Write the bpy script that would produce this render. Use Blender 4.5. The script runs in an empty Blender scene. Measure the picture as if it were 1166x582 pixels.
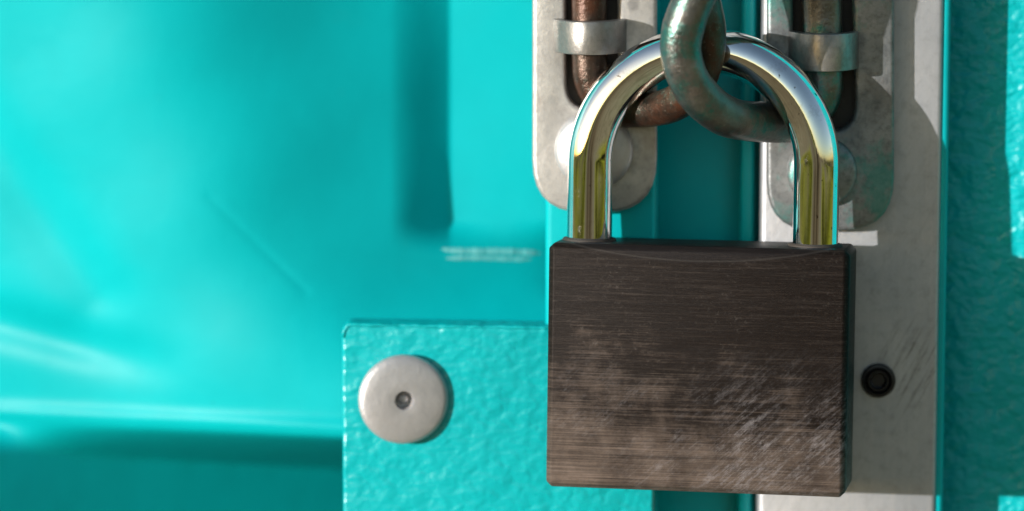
import bpy, bmesh, math, random
from mathutils import Vector, Matrix
random.seed(7)
R = math.radians
scn = bpy.context.scene
C = scn.collection
MM = 0.001

# ------------------------------------------------------------------ camera
YAW, PITCH, DIST, PXM = R(3.0), R(8.0), 0.60, 0.144e-3      # metres per photo pixel at DIST
fwd = Vector((-math.sin(YAW)*math.cos(PITCH), math.cos(YAW)*math.cos(PITCH), -math.sin(PITCH)))
right = fwd.cross(Vector((0, 0, 1))).normalized()
up = right.cross(fwd).normalized()
TGT = Vector((0, -0.020, 0))
CAM = TGT - fwd*DIST
cam = bpy.data.cameras.new('camera')
cam_o = bpy.data.objects.new('camera', cam); C.objects.link(cam_o)
cam_o.matrix_world = Matrix((( right.x, up.x, -fwd.x, CAM.x), (right.y, up.y, -fwd.y, CAM.y),
                             (right.z, up.z, -fwd.z, CAM.z), (0, 0, 0, 1)))
cam.sensor_width = 36.0
cam.lens = 36.0*DIST/(1166*PXM)
cam.clip_start, cam.clip_end = 0.05, 2000
cam.dof.use_dof = True
cam.dof.focus_distance = DIST + 0.001
cam.dof.aperture_fstop = 8.5
scn.camera = cam_o

# ------------------------------------------------------------------ sky, sun, exposure
TRAVEL = Vector((1.24, 1.0, -0.20)).normalized()            # the way the sunlight goes
elev = math.asin(-TRAVEL.z)
SUNV = -TRAVEL
world = bpy.data.worlds.new('World'); scn.world = world; world.use_nodes = True
wn = world.node_tree.nodes; wl = world.node_tree.links
for n in list(wn): wn.remove(n)
wo = wn.new('ShaderNodeOutputWorld'); bg = wn.new('ShaderNodeBackground'); sk = wn.new('ShaderNodeTexSky')
sk.sky_type = 'NISHITA'; sk.sun_disc = False
sk.sun_elevation = elev
sk.sun_rotation = math.atan2(SUNV.x, SUNV.y)
bg.inputs['Strength'].default_value = 0.15
wl.new(sk.outputs[0], bg.inputs[0]); wl.new(bg.outputs[0], wo.inputs[0])
sun = bpy.data.lights.new('sun', 'SUN'); sun.energy = 4.5; sun.angle = R(0.5); sun.color = (1.0, 0.97, 0.93)
sun_o = bpy.data.objects.new('sun', sun); C.objects.link(sun_o)
sun_o.rotation_euler = TRAVEL.to_track_quat('-Z', 'Y').to_euler()
vs = scn.view_settings
vs.view_transform = 'Standard'; vs.look = 'None'; vs.gamma = 1; vs.exposure = 0.45; vs.use_curve_mapping = False

# ------------------------------------------------------------------ helpers
def P(px, py, ymm):
    """photo pixel -> world point on the wall-parallel plane y = ymm"""
    d = fwd*DIST + right*((px-583)*PXM) - up*((py-291)*PXM)
    t = (ymm*MM - CAM.y)/d.y
    return CAM + d*t

def tag(o, label=None, cat=None, group=None, kind=None):
    if label: o['label'] = label
    if cat: o['category'] = cat
    if group: o['group'] = group
    if kind: o['kind'] = kind
    return o

def empty(name, loc, rot=(0, 0, 0)):
    o = bpy.data.objects.new(name, None); C.objects.link(o)
    o.empty_display_size = 0.01
    o.location = loc; o.rotation_euler = rot
    return o

def link(name, me, mat, parent=None, smooth=True, origin=None):
    """origin: world location of the root the vertices are written against"""
    if origin is not None:
        me.transform(Matrix.Translation(-Vector(origin)))
    o = bpy.data.objects.new(name, me); C.objects.link(o)
    if mat: me.materials.append(mat)
    for p in me.polygons: p.use_smooth = smooth
    if parent: o.parent = parent
    return o

def smooth_by_angle(me, deg=35):
    bm = bmesh.new(); bm.from_mesh(me)
    for e in bm.edges:
        e.smooth = not (len(e.link_faces) == 2 and e.calc_face_angle(0) > R(deg))
    bm.to_mesh(me); bm.free()

def bm_mesh(bm, name, deg=35):
    bmesh.ops.recalc_face_normals(bm, faces=bm.faces)
    me = bpy.data.meshes.new(name); bm.to_mesh(me); bm.free()
    smooth_by_angle(me, deg)
    return me

def box(x0, x1, y0, y1, z0, z1, bev=0.0, seg=3):
    bm = bmesh.new()
    bmesh.ops.create_cube(bm, size=1)
    for v in bm.verts:
        v.co = Vector((x0+(v.co.x+.5)*(x1-x0), y0+(v.co.y+.5)*(y1-y0), z0+(v.co.z+.5)*(z1-z0)))
    if bev > 0:
        bmesh.ops.bevel(bm, geom=bm.edges[:], offset=bev, segments=seg, profile=0.5, affect='EDGES', clamp_overlap=True)
    return bm

def catmull(pts, n=10, closed=True):
    out = []; m = len(pts)
    for i in range(m if closed else m-1):
        p = [Vector(pts[(i+k-1) % m]) if closed else Vector(pts[min(max(i+k-1, 0), m-1)]) for k in range(4)]
        for j in range(n):
            t = j/n
            out.append(0.5*((2*p[1]) + (p[2]-p[0])*t + (2*p[0]-5*p[1]+4*p[2]-p[3])*t*t + (3*p[1]-p[0]-3*p[2]+p[3])*t**3))
    if not closed: out.append(Vector(pts[-1]))
    return out

def tube(path, rad, closed=True, ns=28, wob=0.0):
    m = len(path); bm = bmesh.new(); rings = []
    t0 = (path[1]-path[-1] if closed else path[1]-path[0]).normalized()
    n = t0.orthogonal().normalized()
    for i in range(m):
        a = path[i-1] if (closed or i > 0) else path[0]
        b = path[(i+1) % m] if (closed or i < m-1) else path[-1]
        t = (b-a).normalized()
        n = (n - t*n.dot(t)).normalized(); bb = t.cross(n)
        r = rad*(1+wob*math.sin(i*0.35)+wob*0.7*math.sin(i*0.83+1.0))
        rings.append([bm.verts.new(path[i] + (n*math.cos(2*math.pi*k/ns)+bb*math.sin(2*math.pi*k/ns))*r) for k in range(ns)])
    off = 0
    if closed:                                   # match the frame twist where the ends meet
        best = 1e9
        for s in range(ns):
            d = sum((rings[-1][k].co-rings[0][(k+s) % ns].co).length for k in range(0, ns, 4))
            if d < best: best, off = d, s
    for i in range(m if closed else m-1):
        A = rings[i]; B = rings[(i+1) % m]; s = off if (closed and i == m-1) else 0
        for k in range(ns):
            bm.faces.new((A[k], A[(k+1) % ns], B[(k+1+s) % ns], B[(k+s) % ns]))
    if not closed:
        bm.faces.new(rings[0]); bm.faces.new(rings[-1])
    return bm

def lathe(prof, ns=56):
    """prof: (r, h) from the rim to the axis; axis = -y (towards the viewer)"""
    bm = bmesh.new(); rows = []
    for r, h in prof:
        if r < 1e-7: rows.append([bm.verts.new((0, -h, 0))])
        else: rows.append([bm.verts.new((r*math.cos(2*math.pi*k/ns), -h, r*math.sin(2*math.pi*k/ns))) for k in range(ns)])
    for A, B in zip(rows, rows[1:]):
        for k in range(ns):
            a = (A[k], A[(k+1) % ns]) if len(A) > 1 else (A[0],)
            b = (B[(k+1) % ns], B[k]) if len(B) > 1 else (B[0],)
            f = tuple(dict.fromkeys(a+b))
            if len(f) > 2: bm.faces.new(f)
    return bm

def round_poly(pts, rads, n=7):
    out = []; m = len(pts)
    for i in range(m):
        p = Vector(pts[i]); a = Vector(pts[i-1])-p; b = Vector(pts[(i+1) % m])-p; r = rads[i]
        if r <= 0: out.append(p); continue
        ang = a.angle(b); d = min(r/math.tan(ang/2), a.length*.49, b.length*.49)
        a.normalize(); b.normalize(); s = p+a*d; e = p+b*d
        for k in range(n+1):
            t = k/n; out.append((1-t)**2*s + 2*t*(1-t)*p + t*t*e)
    return out

def plate_mesh(outline, holes, thick, bev, y_back):
    """flat plate in the xz plane with holes and rounded edges (lists of (x, z) metres)"""
    cu = bpy.data.curves.new('tmp', 'CURVE'); cu.dimensions = '2D'; cu.fill_mode = 'BOTH'
    for poly in [outline]+holes:
        sp = cu.splines.new('POLY'); sp.points.add(len(poly)-1); sp.use_cyclic_u = True
        for q, (x, z) in zip(sp.points, poly): q.co = (x*1000, z*1000, 0, 1)
    cu.extrude = thick*500-bev*1000; cu.bevel_depth = bev*1000; cu.bevel_resolution = 3; cu.offset = -bev*1000
    o = bpy.data.objects.new('tmp', cu); C.objects.link(o)
    me = bpy.data.meshes.new_from_object(o.evaluated_get(bpy.context.evaluated_depsgraph_get()))
    bpy.data.objects.remove(o); bpy.data.curves.remove(cu)
    bm = bmesh.new(); bm.from_mesh(me); bpy.data.meshes.remove(me)
    bmesh.ops.remove_doubles(bm, verts=bm.verts, dist=0.002)
    for v in bm.verts:
        x, z, d = v.co
        v.co = Vector((x*MM, y_back - thick/2 - d*MM, z*MM))
    return bm_mesh(bm, 'plate', 40)

# ------------------------------------------------------------------ materials
class NT:
    def __init__(s, name):
        s.m = bpy.data.materials.new(name); s.m.use_nodes = True
        s.t = s.m.node_tree; s.n = s.t.nodes; s.l = s.t.links
        s.b = s.n['Principled BSDF']
        s.tc = s.n.new('ShaderNodeTexCoord')
    def mapping(s, scale=(1, 1, 1), rot=(0, 0, 0), loc=(0, 0, 0)):
        q = s.n.new('ShaderNodeMapping'); s.l.new(s.tc.outputs['Object'], q.inputs[0])
        q.inputs['Location'].default_value = loc
        q.inputs['Scale'].default_value = scale; q.inputs['Rotation'].default_value = rot
        return q.outputs[0]
    def turned(s, scale, rot, loc=(0, 0, 0)):
        q = s.n.new('ShaderNodeMapping'); q.vector_type = 'TEXTURE'; s.l.new(s.tc.outputs['Object'], q.inputs[0])
        q.inputs['Location'].default_value = loc; q.inputs['Rotation'].default_value = rot
        q.inputs['Scale'].default_value = tuple(1/k for k in scale)
        return q.outputs[0]
    def noise(s, scale, detail=4, rough=.55, vec=None, dist=0.0):
        q = s.n.new('ShaderNodeTexNoise'); q.inputs['Scale'].default_value = scale
        q.inputs['Detail'].default_value = detail; q.inputs['Roughness'].default_value = rough
        q.inputs['Distortion'].default_value = dist
        s.l.new(vec if vec is not None else s.tc.outputs['Object'], q.inputs['Vector'])
        return q.outputs['Fac']
    def voronoi(s, scale, vec=None, feature='F1'):
        q = s.n.new('ShaderNodeTexVoronoi'); q.inputs['Scale'].default_value = scale; q.feature = feature
        s.l.new(vec if vec is not None else s.tc.outputs['Object'], q.inputs['Vector'])
        return q.outputs['Distance']
    def ramp(s, fac, stops):
        q = s.n.new('ShaderNodeValToRGB'); e = q.color_ramp.elements
        while len(e) < len(stops): e.new(0.5)
        for k, (p, c) in enumerate(stops):
            e[k].position = p
            e[k].color = (c, c, c, 1) if isinstance(c, (int, float)) else (*c, 1)
        s.l.new(fac, q.inputs[0]); return q.outputs[0]
    def mix(s, fac, a, b, mode='MIX'):
        q = s.n.new('ShaderNodeMix'); q.data_type = 'RGBA'; q.blend_type = mode
        for inp, v in ((q.inputs[0], fac), (q.inputs[6], a), (q.inputs[7], b)):
            if isinstance(v, (int, float)): inp.default_value = v if inp == q.inputs[0] else (v, v, v, 1)
            elif isinstance(v, tuple): inp.default_value = (*v, 1)
            else: s.l.new(v, inp)
        return q.outputs[2]
    def math(s, op, a, b=0.0, c=0.0):
        q = s.n.new('ShaderNodeMath'); q.operation = op
        for inp, v in zip(q.inputs, (a, b, c)):
            if isinstance(v, (int, float)): inp.default_value = v
            else: s.l.new(v, inp)
        return q.outputs[0]
    def sep(s, vec=None):
        q = s.n.new('ShaderNodeSeparateXYZ'); s.l.new(vec if vec is not None else s.tc.outputs['Object'], q.inputs[0]); return q.outputs
    def bump(s, h, strength=.3, dist=.0005, prev=None):
        q = s.n.new('ShaderNodeBump'); q.inputs['Strength'].default_value = strength; q.inputs['Distance'].default_value = dist
        s.l.new(h, q.inputs['Height'])
        if prev is not None: s.l.new(prev, q.inputs['Normal'])
        return q.outputs[0]
    def set(s, **k):
        for key, v in k.items():
            inp = s.b.inputs[key.replace('_', ' ')]
            if isinstance(v, (int, float)): inp.default_value = v
            elif isinstance(v, tuple): inp.default_value = (*v, 1) if len(v) == 3 else v
            else: s.l.new(v, inp)
        return s.m

TEAL = (0.0, 0.37, 0.40)
def teal_paint(name, peel, peel_scale, rough=.34, base=TEAL, stretch=(1, 1, 1), spec=.25):
    t = NT(name)
    big = t.noise(25, 4, .6)
    col = t.mix(t.ramp(big, [(.3, 0.0), (.75, 1.0)]), tuple(c*.9 for c in base), tuple(min(1, c*1.08) for c in base))
    grime = t.ramp(t.noise(120, 6, .7), [(.66, 0.0), (.82, 1.0)])
    col = t.mix(t.math('MULTIPLY', grime, .22), col, (0.02, 0.29, 0.29))
    sp = t.ramp(t.voronoi(70), [(.012, 1.0), (.03, 0.0)])
    col = t.mix(t.math('MULTIPLY', sp, .6), col, (.02, .12, .11))
    vec = t.mapping(scale=stretch)
    h = t.math('ADD', t.noise(peel_scale, 1.5, .45, vec, .15), t.math('MULTIPLY', t.noise(peel_scale*.31, 2, .5), 1.2))
    nb = t.bump(h, 1.0, peel)
    nb = t.bump(t.noise(2200, 3, .6), .25, .00006, nb)
    r = t.math('ADD', t.math('MULTIPLY', t.noise(90, 5, .6), .16), rough-.08)
    return t.set(Base_Color=col, Roughness=r, Normal=nb, Specular_IOR_Level=spec)

M_SHEET = teal_paint('teal_sheet_paint', .00006, 200, .46, spec=.12)
M_PLATE = teal_paint('teal_orange_peel', .00046, 420, .30, stretch=(1, 1, 1.35), spec=.5)
M_RIGHT = teal_paint('teal_wrinkled_paint', .00100, 480, .36, stretch=(.85, 1, 1.1))
M_JAMB = teal_paint('teal_jamb_paint', .00010, 300, .30)

def galvanised(name, c0, c1, spot=.5, rust=.3, teal=.0, seed=0.0, rough=.42, metal=.55, grit=.35):
    t = NT(name)
    v = t.mapping(loc=(seed, seed*1.7, seed*.3))
    n1 = t.noise(110, 6, .65, v); n2 = t.noise(700, 5, .7, v)
    col = t.mix(t.ramp(n1, [(.3, 0.0), (.72, 1.0)]), c0, c1)
    col = t.mix(t.math('MULTIPLY', t.ramp(n2, [(.47, 0.0), (.68, 1.0)]), grit), col, tuple(c*.42 for c in c0))
    sp = t.ramp(t.voronoi(150, v), [(.10, 1.0), (.20, 0.0)])
    sp = t.math('MULTIPLY', sp, t.ramp(t.noise(60, 3, .5, v), [(.38, 0.0), (.5, 1.0)]))
    col = t.mix(t.math('MULTIPLY', sp, spot), col, (.07, .07, .075))
    ru = t.ramp(t.noise(75, 7, .72, t.mapping(loc=(seed+3, 1, 2))), [(.56, 0.0), (.75, 1.0)])
    col = t.mix(t.math('MULTIPLY', ru, rust), col, (.20, .11, .06))
    if teal > 0:
        te = t.ramp(t.noise(55, 6, .7, t.mapping(loc=(seed+7, 4, 1))), [(.54, 0.0), (.62, 1.0)])
        col = t.mix(t.math('MULTIPLY', te, teal), col, (.01, .27, .23))
    nb = t.bump(n2, .35, .00022)
    nb = t.bump(n1, .5, .0004, nb)
    r = t.math('ADD', t.math('MULTIPLY', n2, .3), rough-.12)
    return t.set(Base_Color=col, Roughness=r, Metallic=metal, Normal=nb)
M_GALV = galvanised('galvanised_steel', (.36, .35, .34), (.56, .55, .52), .35, .35, 0, 0.0)
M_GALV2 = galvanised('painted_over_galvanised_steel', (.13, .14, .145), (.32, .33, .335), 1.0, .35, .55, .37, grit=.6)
M_STRAP = galvanised('shaded_strap_steel', (.19, .185, .18), (.40, .39, .37), .6, .4, .8, .61, .36, .75)  # plate steel darkened, putting the strap's shade into its colour
M_RIVET = galvanised('rivet_steel', (.40, .395, .405), (.56, .55, .56), .05, .06, 0, .9, .42, .55, grit=.10)

def rod(name, base, rust_c, rust_lo, teal, seed):
    t = NT(name)
    v = t.mapping(loc=(seed, seed, 0))
    n1 = t.noise(170, 7, .7, v); n2 = t.noise(1300, 4, .7, v)
    col = t.mix(t.ramp(n1, [(.32, 0.0), (.7, 1.0)]), tuple(c*.5 for c in base), base)
    ru = t.ramp(t.noise(95, 8, .75, t.mapping(loc=(seed+2, 0, 5))), [(rust_lo, 0.0), (rust_lo+.16, 1.0)])
    col = t.mix(ru, col, rust_c)
    te = t.ramp(t.noise(80, 8, .8, t.mapping(loc=(seed+9, 3, 1))), [(.50, 0.0), (.62, 1.0)])
    col = t.mix(t.math('MULTIPLY', te, teal), col, (.012, .22, .19))
    sp = t.ramp(n2, [(.6, 0.0), (.72, 1.0)])
    col = t.mix(t.math('MULTIPLY', sp, .35), col, (.45, .42, .36))
    nb = t.bump(n2, .5, .00018); nb = t.bump(n1, .6, .0005, nb)
    met = t.math('SUBTRACT', .9, t.math('MULTIPLY', ru, .55))
    r = t.math('ADD', t.math('MULTIPLY', n1, .30), .17)
    return t.set(Base_Color=col, Roughness=r, Metallic=met, Normal=nb)
M_ROD_L = rod('rusty_steel_rod', (.085, .065, .052), (.070, .027, .014), .42, .30, .2)
M_ROD_R = rod('worn_green_steel_rod', (.24, .23, .215), (.12, .075, .045), .56, .85, 1.3)

t = NT('polished_chrome')
sm = t.noise(1500, 3, .6, t.mapping(scale=(1, 1, .12)))
pit = t.ramp(t.noise(900, 2, .5), [(.70, 0.0), (.76, 1.0)])
dull = t.ramp(t.noise(220, 7, .75), [(.55, 0.0), (.75, 1.0)])
M_CHROME = t.set(Base_Color=t.mix(pit, t.mix(dull, (.88, .88, .87), (.62, .60, .57)), (.22, .19, .15)), Metallic=1.0,
                 Roughness=t.math('ADD', t.math('MULTIPLY', dull, .12), .03), Normal=t.bump(sm, .06, .0001))

# lock body: dark oxidised, horizontally brushed, worn paler along the lower edge and scratched diagonally
t = NT('oxidised_brushed_body')
X, Y, Z = t.sep()
br = t.noise(420, 7, .85, t.mapping(scale=(.09, .2, 5.5)))
br2 = t.noise(900, 4, .7, t.mapping(scale=(.05, .2, 5.0), loc=(1, 0, 2)))
cl = t.noise(110, 7, .72)
wear = t.math('ADD', t.math('MULTIPLY', t.math('SUBTRACT', .0185, Z), 30.0), t.math('MULTIPLY', t.math('SUBTRACT', .004, X), 5.0))
wear = t.math('ADD', wear, t.math('MULTIPLY', t.math('SUBTRACT', cl, .5), 1.7))
wear = t.math('ADD', wear, t.math('MULTIPLY', t.math('SUBTRACT', br, .5), 1.9))
wf = t.ramp(wear, [(-.0, 0.0), (.95, 1.0)])
col = t.mix(wf, (.0085, .0058, .0046), (.16, .122, .10))
col = t.mix(t.math('MULTIPLY', t.ramp(br2, [(.42, 0.0), (.66, 1.0)]), .5), col, (.009, .0075, .007))
fine = t.noise(600, 6, .85, t.mapping(scale=(.16, .3, 5.0), loc=(.4, 0, 0)))
col = t.mix(t.math('MULTIPLY', t.ramp(fine, [(.50, 0.0), (.68, 1.0)]), .40), col, (.060, .047, .040))
speck = t.ramp(t.noise(1500, 4, .8), [(.56, 0.0), (.70, 1.0)])
col = t.mix(t.math('MULTIPLY', speck, t.math('MULTIPLY', t.ramp(cl, [(.42, 0.0), (.65, 1.0)]), .35)), col, (.12, .105, .095))
sc = t.math('ADD', t.math('MULTIPLY', t.noise(520, 6, .9, t.turned((.30, 1, 2.4), (0, R(-42), 0))), .72), t.math('MULTIPLY', t.noise(1400, 5, .8), .28))
patch = t.math('MULTIPLY', t.ramp(t.math('ADD', t.noise(90, 7, .7, t.mapping(loc=(.3, 0, .11))), t.math('MULTIPLY', X, 5.0)), [(.42, 0.0), (.68, 1.0)]),
               t.ramp(t.math('MULTIPLY', Z, 40.0), [(.35, 1.0), (1.0, 0.0)]))
scf = t.math('MULTIPLY', t.ramp(sc, [(.48, 0.0), (.62, 1.0)]), patch)
col = t.mix(t.math('MULTIPLY', scf, .75), col, (.25, .235, .245))
dot = t.ramp(t.voronoi(95, t.mapping(loc=(.02, .3, .013))), [(.03, 1.0), (.07, 0.0)])
col = t.mix(t.math('MULTIPLY', dot, .35), col, (.14, .135, .13))
dx = t.math('MULTIPLY', X, X)                           # the bowed wear line below the top edge
arc = t.math('SUBTRACT', Z, t.math('ADD', .0383, t.math('MULTIPLY', dx, 5.2)))
above = t.ramp(t.math('ADD', t.math('MULTIPLY', arc, 900.0), .5), [(.0, 0.0), (1.0, 1.0)])
col = t.mix(t.math('MULTIPLY', above, .6), col, (.012, .011, .012))
line = t.ramp(t.math('ABSOLUTE', t.math('MULTIPLY', arc, 1000.0)), [(.0, 1.0), (.22, 0.0)])
col = t.mix(t.math('MULTIPLY', line, .25), col, (.07, .065, .06))
nb = t.bump(fine, .5, .0001); nb = t.bump(br, .4, .00014, nb); nb = t.bump(br2, .25, .00006, nb); nb = t.bump(cl, .2, .0003, nb)
M_BODY = t.set(Base_Color=col, Metallic=.1, Specular_IOR_Level=.08, Roughness=t.math('ADD', t.math('MULTIPLY', br, .25), .30), Normal=nb)

# steel bar: dull grey, fine vertical grain, scuffs
t = NT('dull_steel_bar')
g = t.noise(500, 5, .7, t.mapping(scale=(2.2, 1, .10)))
c1 = t.noise(45, 6, .65); c2 = t.noise(420, 6, .72)
col = t.mix(t.ramp(c1, [(.3, 0.0), (.72, 1.0)]), (.36, .375, .405), (.50, .505, .525))
col = t.mix(t.math('MULTIPLY', t.ramp(c2, [(.5, 0.0), (.72, 1.0)]), .45), col, (.20, .195, .20))
col = t.mix(t.math('MULTIPLY', t.ramp(g, [(.45, 0.0), (.7, 1.0)]), .25), col, (.58, .56, .55))
ss = t.noise(260, 5, .85, t.turned((3.4, 1, .22), (0, R(28), 0)))
qd = t.n.new('ShaderNodeVectorMath'); qd.operation = 'DISTANCE'; t.l.new(t.tc.outputs['Object'], qd.inputs[0])
qd.inputs[1].default_value = P(1046, 418, 0) - (P(1000, 300, 0).xy.to_3d() + Vector((0, 0, -1.0)))
near = t.ramp(t.math('MULTIPLY', qd.outputs['Value'], 100.0), [(.25, 1.0), (.95, .12)])
scp = t.math('MULTIPLY', t.ramp(ss, [(.51, 0.0), (.62, 1.0)]), near)
col = t.mix(t.math('MULTIPLY', scp, .75), col, (.12, .11, .095))
nb = t.bump(c2, .4, .00025); nb = t.bump(g, .25, .0001, nb)
M_BAR = t.set(Base_Color=col, Metallic=.5, Roughness=t.math('ADD', t.math('MULTIPLY', c2, .25), .38), Normal=nb)

t = NT('black_bolt_steel')
M_BLACK = t.set(Base_Color=t.mix(t.noise(600, 4, .6), (.006, .006, .007), (.03, .03, .032)), Metallic=.4, Roughness=.38)

t = NT('dry_grass_ground')
g1 = t.noise(1.0, 3, .55, t.mapping(scale=(.042, .012, .1))); g2 = t.noise(2, 6, .7)
col = t.ramp(g1, [(.36, (.03, .02, .012)), (.42, (.34, .24, .12)), (.465, (.50, .47, .035)), (.492, (.010, .008, .006)), (.505, (.010, .008, .006)), (.525, (.52, .46, .05)), (.565, (.46, .36, .20)), (.62, (.30, .20, .10)), (.68, (.02, .015, .01))])
col = t.mix(t.math('MULTIPLY', t.ramp(g2, [(.45, 0.0), (.6, 1.0)]), .35), col, (.06, .05, .012))
M_GROUND = t.set(Base_Color=col, Roughness=1.0, Specular_IOR_Level=0.0)

M_BEAD = teal_paint('glint_pale_paint', .0001, 600, .22, base=(.16, .50, .51), spec=1.0)  # door paint made paler to stand in for a sun glint
t = NT('recess_shade')
M_HOLE_SHADE = t.set(Base_Color=t.mix(t.noise(300, 5, .6), (.012, .011, .010), (.05, .04, .033)), Roughness=.7)  # near-black colour painted in for shade inside slots and shackle holes

# ------------------------------------------------------------------ setting: ground that climbs to a low grassy bank
GZ = -1.0
bm = bmesh.new()
ys = [1.0, -1, -4, -8, -14, -22, -34, -50, -80, -140, -400]
zs = [0, 0, 0, .05, .25, .9, 1.9, 2.9, 4.2, 6.0, 9.0]
xs = [-400, -150, -80, -40, -20, -8, -2, 2, 8, 20, 40, 80, 150, 400]
rows = []
for y, z in zip(ys, zs):
    rows.append([bm.verts.new((x, y, GZ + (z*(1+.18*math.sin(x*.09+y*.05)) if z else 0))) for x in xs])
for A, B in zip(rows, rows[1:]):
    for k in range(len(xs)-1): bm.faces.new((A[k], A[k+1], B[k+1], B[k]))
for f in bm.faces:
    if f.normal.z < 0: f.normal_flip()
tag(link('ground', bm_mesh(bm, 'ground', 180), M_GROUND), kind='structure')
TOPZ = 1.1

# ------------------------------------------------------------------ left door: pressed sheet
def sst(a, b, x):
    t = min(1, max(0, (x-a)/(b-a))); return t*t*(3-2*t)
def seg_d(u, v, a, b):
    ax, ay = a; bx, by = b; dx, dy = bx-ax, by-ay
    t = min(1, max(0, ((u-ax)*dx+(v-ay)*dy)/(dx*dx+dy*dy)))
    return math.hypot(u-ax-t*dx, v-ay-t*dy), ((u-ax)*dy-(v-ay)*dx)/math.hypot(dx, dy)
def depth(u, v):
    uc = 150 + .38*v                       # crest of the bulge runs down to the right
    e = u - uc
    w = 56.0
    soft = w*math.log(1+math.exp(max(-40, min(40, e/w))))          # grows right of the crest
    left = w*math.log(1+math.exp(max(-40, min(40, -e/w))))
    fade = 1 - sst(290, 470, v)
    h = 6 + .058*soft*fade + .072*left
    d, s = seg_d(u, v, (-60, 90), (112, 335)); h += 1.7*math.exp(-(d/34)**2)
    d, s = seg_d(u, v, (238, 225), (348, 332)); h += .10*math.exp(-(d/5)**2)
    d, s = seg_d(u, v, (-80, 345), (190, 416)); h += 2.3*math.exp(-(d/24)**2)*(1-sst(60, 240, u))
    h += .35*math.sin(u*.021+v*.013)*math.sin(v*.017+1)
    # pressed pocket beside the door edge
    edge = sst(444, 580, u)/sst(444, 580, 512) if u < 512 else 1.0
    vert = 1 - sst(248, 292, v)
    h = h*(1-edge*vert) + (h*.55+14.0)*edge*vert if u < 513 else h*(1-vert) + (h*.55+14.0)*vert
    if u > 512: h -= .040*(u-512)*vert
    # lower lip: the sheet turns under into a deep pocket
    lip = 478 + .048*u
    k = sst(lip, lip+40, v)
    h += (26+.086*u-h)*k - 1.0*math.exp(-((v-lip+9)/10)**2)
    return h
door_l = empty('container_door', P(560, 300, 0).xy.to_3d() + Vector((0, 0, GZ)))
tag(door_l, 'glossy turquoise dented metal door left of the padlock, with riveted corner plate', 'door', 'container doors')
OL = door_l.location.copy()
us = [-110+3.0*i for i in range(int((628+110)/3)+1)]
vsr = [-60+3.0*i for i in range(int((700+60)/3)+1)]
grid = [[P(u, v, depth(u, v)) for u in us] for v in vsr]
for row in grid:
    row.insert(0, Vector((-.75, row[0].y+.004, row[0].z)))
grid.insert(0, [Vector((p.x, p.y, TOPZ)) for p in grid[0]])
grid.append([Vector((p.x, p.y, GZ)) for p in grid[-1]])
bm = bmesh.new()
gv = [[bm.verts.new(p) for p in row] for row in grid]
for A, B in zip(gv, gv[1:]):
    for k in range(len(A)-1): bm.faces.new((A[k], B[k], B[k+1], A[k+1]))
me = bpy.data.meshes.new('panel'); bm.to_mesh(me); bm.free()
link('panel', me, M_SHEET, door_l, True, OL)

xe0, xe1 = P(621, 200, 0).x, P(748, 200, 0).x
link('door_edge', bm_mesh(box(xe0, xe1, 0, .022, GZ, TOPZ, .0012), 'door_edge'), M_SHEET, door_l, True, OL)

# corner plate with its rivet
a = P(389, 369, -2.5); b = P(746, 374, -2.5)
zb = P(500, 800, -2.5).z
poly = round_poly([(a.x, a.z), (b.x, b.z), (b.x, zb), (a.x, zb)], [.0016, .001, .001, .001])
cp = link('corner_plate', plate_mesh(poly, [], .0072, .0007, .0047), M_PLATE, door_l, True, OL)
def rivet(px, py, ysurf, rad, high, parent, origin, hole=True, mat=M_RIVET, tilt=(0, 0)):
    h = high
    prof = [(rad*.93, -.0002), (rad*.98, h*.12), (rad, h*.35), (rad*.985, h*.58), (rad*.95, h*.72), (rad*.86, h*.82), (rad*.7, h*.9), (rad*.45, h*.97), (rad*.24, h)]
    if hole: prof += [(rad*.215, h*.985), (rad*.195, h*.86), (rad*.175, h*.05), (rad*.13, h*.02), (rad*.11, h*.30), (rad*.05, h*.40), (0, h*.4)]
    else: prof += [(0, h*1.01)]
    bm = lathe([(r, y) for r, y in prof])
    me = bm_mesh(bm, 'rivet', 50)
    me.transform(Matrix.Translation(P(px, py, ysurf-high*500)+Vector((0, high*.5, 0))) @ Matrix.Rotation(tilt[0], 4, 'Z') @ Matrix.Rotation(tilt[1], 4, 'X'))
    return link('rivet', me, mat, parent, True, origin)
rivet(458, 455, -3.1, 53.5*PXM, .0025, cp, OL, True, tilt=(R(11), R(0)))

lipp = [P(391, 384, -2.35), P(392, 377, -2.35), P(396, 370.5, -2.35)] + [P(396+i*5, 370+i*.075+random.uniform(-.5, .5), -2.35) for i in range(1, 70)]
link('paint_lip', bm_mesh(tube(lipp, .00028, False, 10, .3), 'paint_lip', 180), M_PLATE, cp, True, OL)

# weld-like beads added at the pocket foot, pale to carry its sun glint
for (u0, u1, v0, dv, rr, ph) in ((500, 618, 285, 3, .60, .3), (503, 606, 294, 1, .45, 2.1)):
    n = 110; pts = []
    for i in range(n+1):
        u = u0+(u1-u0)*i/n; v = v0+dv*i/n + .5*math.sin(i*.06+ph)
        sink = .35+.75*(2*i/n-1)**4+.06*math.sin(i*.23+ph*3)
        pts.append(P(u, v, depth(u, v)+rr*sink*1.1))
    link('glint_bead', bm_mesh(tube(pts, rr*MM, False, 14, .05), 'glint_bead', 180), M_BEAD, door_l, True, OL)

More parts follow.
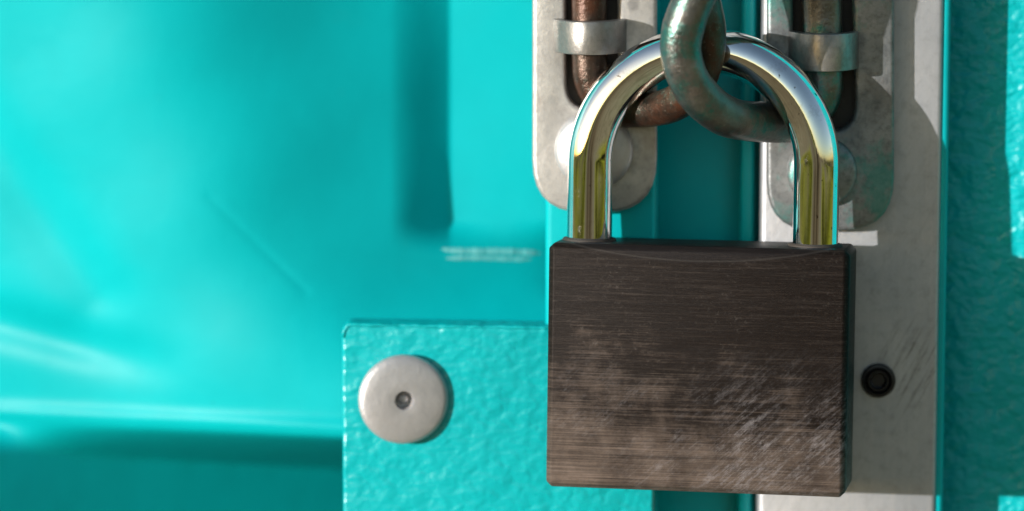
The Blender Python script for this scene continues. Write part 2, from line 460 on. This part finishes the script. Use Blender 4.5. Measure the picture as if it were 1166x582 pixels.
# ------------------------------------------------------------------ right door: steel bar, painted edge, wrinkled sheet
door_r = empty('container_door', P(1000, 300, 0).xy.to_3d() + Vector((0, 0, GZ)))
tag(door_r, 'wrinkled turquoise door in shade right of the padlock, with grey steel edge bar', 'door', 'container doors')
OR = door_r.location.copy()
xb0, xb1 = P(866, 300, 0).x, P(1070, 300, 0).x
bar = link('edge_bar', bm_mesh(box(xb0, xb1, 0, .024, GZ, TOPZ, .0009), 'edge_bar'), M_BAR, door_r, True, OR)
link('painted_edge', bm_mesh(box(xb1-.0004, P(1078, 300, 1).x, .0006, .024, GZ, TOPZ, .0007), 'painted_edge'), M_JAMB, door_r, True, OR)
xp0, xp1 = P(1070, 300, 7).x, .75
link('panel', bm_mesh(box(xp0, xp1, .0092, .022, GZ, TOPZ, .0005), 'panel'), M_RIGHT, door_r, True, OR)
# black socket bolt sunk in the bar
c = P(1000, 433, 0)
rb = 20*PXM
bm = lathe([(rb*1.0, -.0004), (rb*1.02, .0004), (rb*.95, .0008), (rb*.80, .0009), (rb*.74, .0005), (rb*.72, .0002), (rb*.66, .0003), (rb*.60, .0008), (rb*.52, .0008), (rb*.46, .0004), (rb*.44, -.0006)])
mb = bm_mesh(bm, 'bolt', 50); mb.transform(Matrix.Translation(c)); bolt = link('bolt', mb, M_BLACK, bar, True, OR)
bm = bmesh.new()
hexv = [(rb*.5*math.cos(i*math.pi/3), rb*.5*math.sin(i*math.pi/3)) for i in range(6)]
v1 = [bm.verts.new((x, -.0003, z)) for x, z in hexv]; v2 = [bm.verts.new((x*.8, -.0001, z*.8)) for x, z in hexv]
for i in range(6): bm.faces.new((v1[i], v1[(i+1) % 6], v2[(i+1) % 6], v2[i]))
bm.faces.new(v2)
mb = bm_mesh(bm, 'socket', 20); mb.transform(Matrix.Translation(c)); link('socket', mb, M_BLACK, bolt, False, OR)

# ------------------------------------------------------------------ jamb between the doors
jx0, jx1 = P(744, 300, 18).x, P(872, 300, 18).x
jamb = empty('door_jamb', (.5*(jx0+jx1), .02, GZ))
tag(jamb, 'dark teal recessed strip behind the shackle between the two doors', 'door jamb')
OJ = jamb.location.copy()
link('back_strip', bm_mesh(box(jx0, jx1, .018, .026, GZ, TOPZ, .0005), 'back_strip'), M_JAMB, jamb, True, OJ)
link('seal_strip', bm_mesh(box(P(842, 300, 15).x, P(858, 300, 15).x, .013, .0182, GZ, TOPZ, .0008), 'seal_strip'), M_JAMB, jamb, True, OJ)

# ------------------------------------------------------------------ hasp plates (riveted to the doors)
def px_poly(pts, y): return [(P(u, v, y).x, P(u, v, y).z) for u, v in pts]
def strap(u0, u1, v0, v1, rise, mat, parent, origin):
    """raised bridge pressed out of the plate; runs sideways over the ring's pin"""
    T = 2.2
    A = P(u0, (v0+v1)/2, -2.5); B = P(u1, (v0+v1)/2, -2.5)
    z1, z0 = P((u0+u1)/2, v0, -rise).z, P((u0+u1)/2, v1, -rise).z
    x0, x1 = A.x, B.x; w = x1-x0; n = 22
    outer, inner = [], []
    for i in range(n+1):
        t = i/n
        k = math.sin(math.pi*min(1, max(0, t)))**.55
        k2 = max(0, math.sin(math.pi*min(1, max(0, (t-.07)/.86))))**.6
        outer.append((x0+w*t, -(2.2+(rise-2.2)*k)*MM))
        inner.append((x0+w*t, -(2.2-T+(rise-2.2)*k2)*MM))
    poly = outer + inner[::-1]
    bm = bmesh.new()
    lo = [bm.verts.new((x, y, z0)) for x, y in poly]; hi = [bm.verts.new((x, y, z1)) for x, y in poly]
    m = len(poly); h = n+1
    for i in range(m): bm.faces.new((lo[i], lo[(i+1) % m], hi[(i+1) % m], hi[i]))
    for vv in (lo, hi):
        for i in range(n): bm.faces.new((vv[i], vv[i+1], vv[m-2-i], vv[m-1-i]))
    bmesh.ops.recalc_face_normals(bm, faces=bm.faces)
    rim = [e for e in bm.edges if e.calc_face_angle(0) > R(60)]
    bmesh.ops.bevel(bm, geom=rim, offset=.00035, segments=2, profile=.5, affect='EDGES', clamp_overlap=True)
    return link('strap', bm_mesh(bm, 'strap', 40), mat, parent, True, origin)

def hasp(outline, rads, slots, mat, door, origin, thick=.0028):
    o2 = round_poly(px_poly(outline, -2.5), [r*PXM for r in rads])
    hs = [round_poly(px_poly(s, -2.5), [r*PXM for r in rr]) for s, rr in slots]
    return link('hasp_plate', plate_mesh(o2, hs, thick, .0008, .0001), mat, door, True, origin)

hl = hasp([(606, -330), (748, -330), (748, 243), (606, 243)], [20, 20, 64, 62],
          [([(644, -95), (702, -95), (704, 124), (645, 124)], [24, 24, 34, 34])], M_GALV, door_l, OL)
m_ = round_poly(px_poly([(640, -100), (708, -100), (709, 129), (640, 129)], -.5), [24*PXM]*4)
link('slot_shade', plate_mesh(m_, [], .0006, .0001, -.0001), M_HOLE_SHADE, hl, True, OL)  # dark sheet added so the shallow slot looks shaded inside
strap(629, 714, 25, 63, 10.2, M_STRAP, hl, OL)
rivet(676, 171, -2.4, 46*PXM, .0040, hl, OL, False)
hr = hasp([(873, -330), (1018, -330), (1018, 263), (873, 263)], [20, 20, 62, 58],
          [([(903, -95), (968, -95), (975, 150), (903, 150)], [22, 22, 44, 36])], M_GALV2, door_r, OR, .0034)
m_ = round_poly(px_poly([(898, -100), (974, -100), (980, 155), (898, 155)], -.5), [24*PXM]*4)
link('slot_shade', plate_mesh(m_, [], .0006, .0001, -.0001), M_HOLE_SHADE, hr, True, OR)  # same added dark sheet, painting the right slot's shade
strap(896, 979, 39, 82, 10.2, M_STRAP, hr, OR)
rivet(936, 196, -2.4, 41*PXM, .0032, hr, OR, False, M_GALV2)

# ------------------------------------------------------------------ the two rings
def ring(pts, rad_px, mat):
    path = catmull([P(u, v, y) for u, v, y in pts], 9, True)
    return tube(path, rad_px*PXM, True, 30, .012)
lp = [(671, -60, -3.2), (671, 0, -3.2), (671, 60, -3.2), (676, 98, -3.3), (698, 122, -3.8), (730, 125, -6.0), (765, 119, -10.8),
      (793, 96, -15.4), (806, 52, -17.6), (801, 5, -18.2), (786, -45, -17.0), (750, -95, -12.0), (705, -110, -5.5), (677, -98, -3.3)]
o = link('lock_ring', bm_mesh(ring(lp, 20.5, M_ROD_L), 'ring', 180), M_ROD_L)
tag(o, 'rusty brown steel ring held by the left hasp strap, behind the grey-green ring', 'ring', 'steel rings on the hasp straps')
rp = [(936, -60, -3.2), (936, 0, -3.2), (937, 66, -3.2), (934, 112, -3.4), (908, 136, -4.2), (868, 139, -9.0), (824, 131, -17.5),
      (789, 99, -22.8), (775, 55, -24.6), (786, 8, -25.2), (812, -40, -23.5), (855, -85, -16.0), (905, -102, -6.2), (932, -96, -3.4)]
o = link('lock_ring', bm_mesh(ring(rp, 23.3, M_ROD_R), 'ring', 180), M_ROD_R)
tag(o, 'thick worn grey-green steel ring passing in front of the shackle from the right hasp strap', 'ring', 'steel rings on the hasp straps')

# ------------------------------------------------------------------ padlock
W, H, T = 49.7*MM, 40.7*MM, 15.0*MM
base = P(796.5, 553.5, -13.5)
lock = empty('padlock', base, (R(-3.0), R(0.15), R(-7.0)))
tag(lock, 'dark brushed square padlock with polished chrome shackle through both rings', 'padlock')
bm = box(-W/2, W/2, -T/2, T/2, 0, H)
bmesh.ops.bevel(bm, geom=bm.edges[:], offset=.0009, segments=1, profile=.5, affect='EDGES')
sharp = [e for e in bm.edges if e.calc_face_angle(0) > R(20)]
bmesh.ops.bevel(bm, geom=sharp, offset=.00022, segments=2, profile=.5, affect='EDGES')
body = link('body', bm_mesh(bm, 'body', 25), M_BODY, lock)
lx, lr, ls = 18.85*MM, 3.78*MM, -.30*MM
ztop = H + 32.0*MM
path = [Vector((-lx, 0, H-.004))] + [Vector((-lx, 0, H-.002+(ztop-lx-H+.002)*i/6)) for i in range(1, 6)]
for i in range(41):
    a = math.pi - math.pi*i/40
    path.append(Vector((lx*math.cos(a), 0, ztop-lx+lx*math.sin(a))))
path += [Vector((lx, 0, H-.002+(ztop-lx-H+.002)*i/6)) for i in range(5, 0, -1)] + [Vector((lx, 0, H-.004))]
path = [p+Vector((ls, 0, 0)) for p in path]
link('shackle', bm_mesh(tube(path, lr, False, 48), 'shackle', 60), M_CHROME, lock)
for s in (-1, 1):  # dark ring standing in for the shadowed clearance around each leg
    bm = tube([Vector((ls+s*lx+(lr+.00025)*math.cos(k*math.pi/24), (lr+.00025)*math.sin(k*math.pi/24), H)) for k in range(48)], .00048, True, 10)
    link('clearance_ring', bm_mesh(bm, 'clearance_ring', 180), M_HOLE_SHADE, lock)
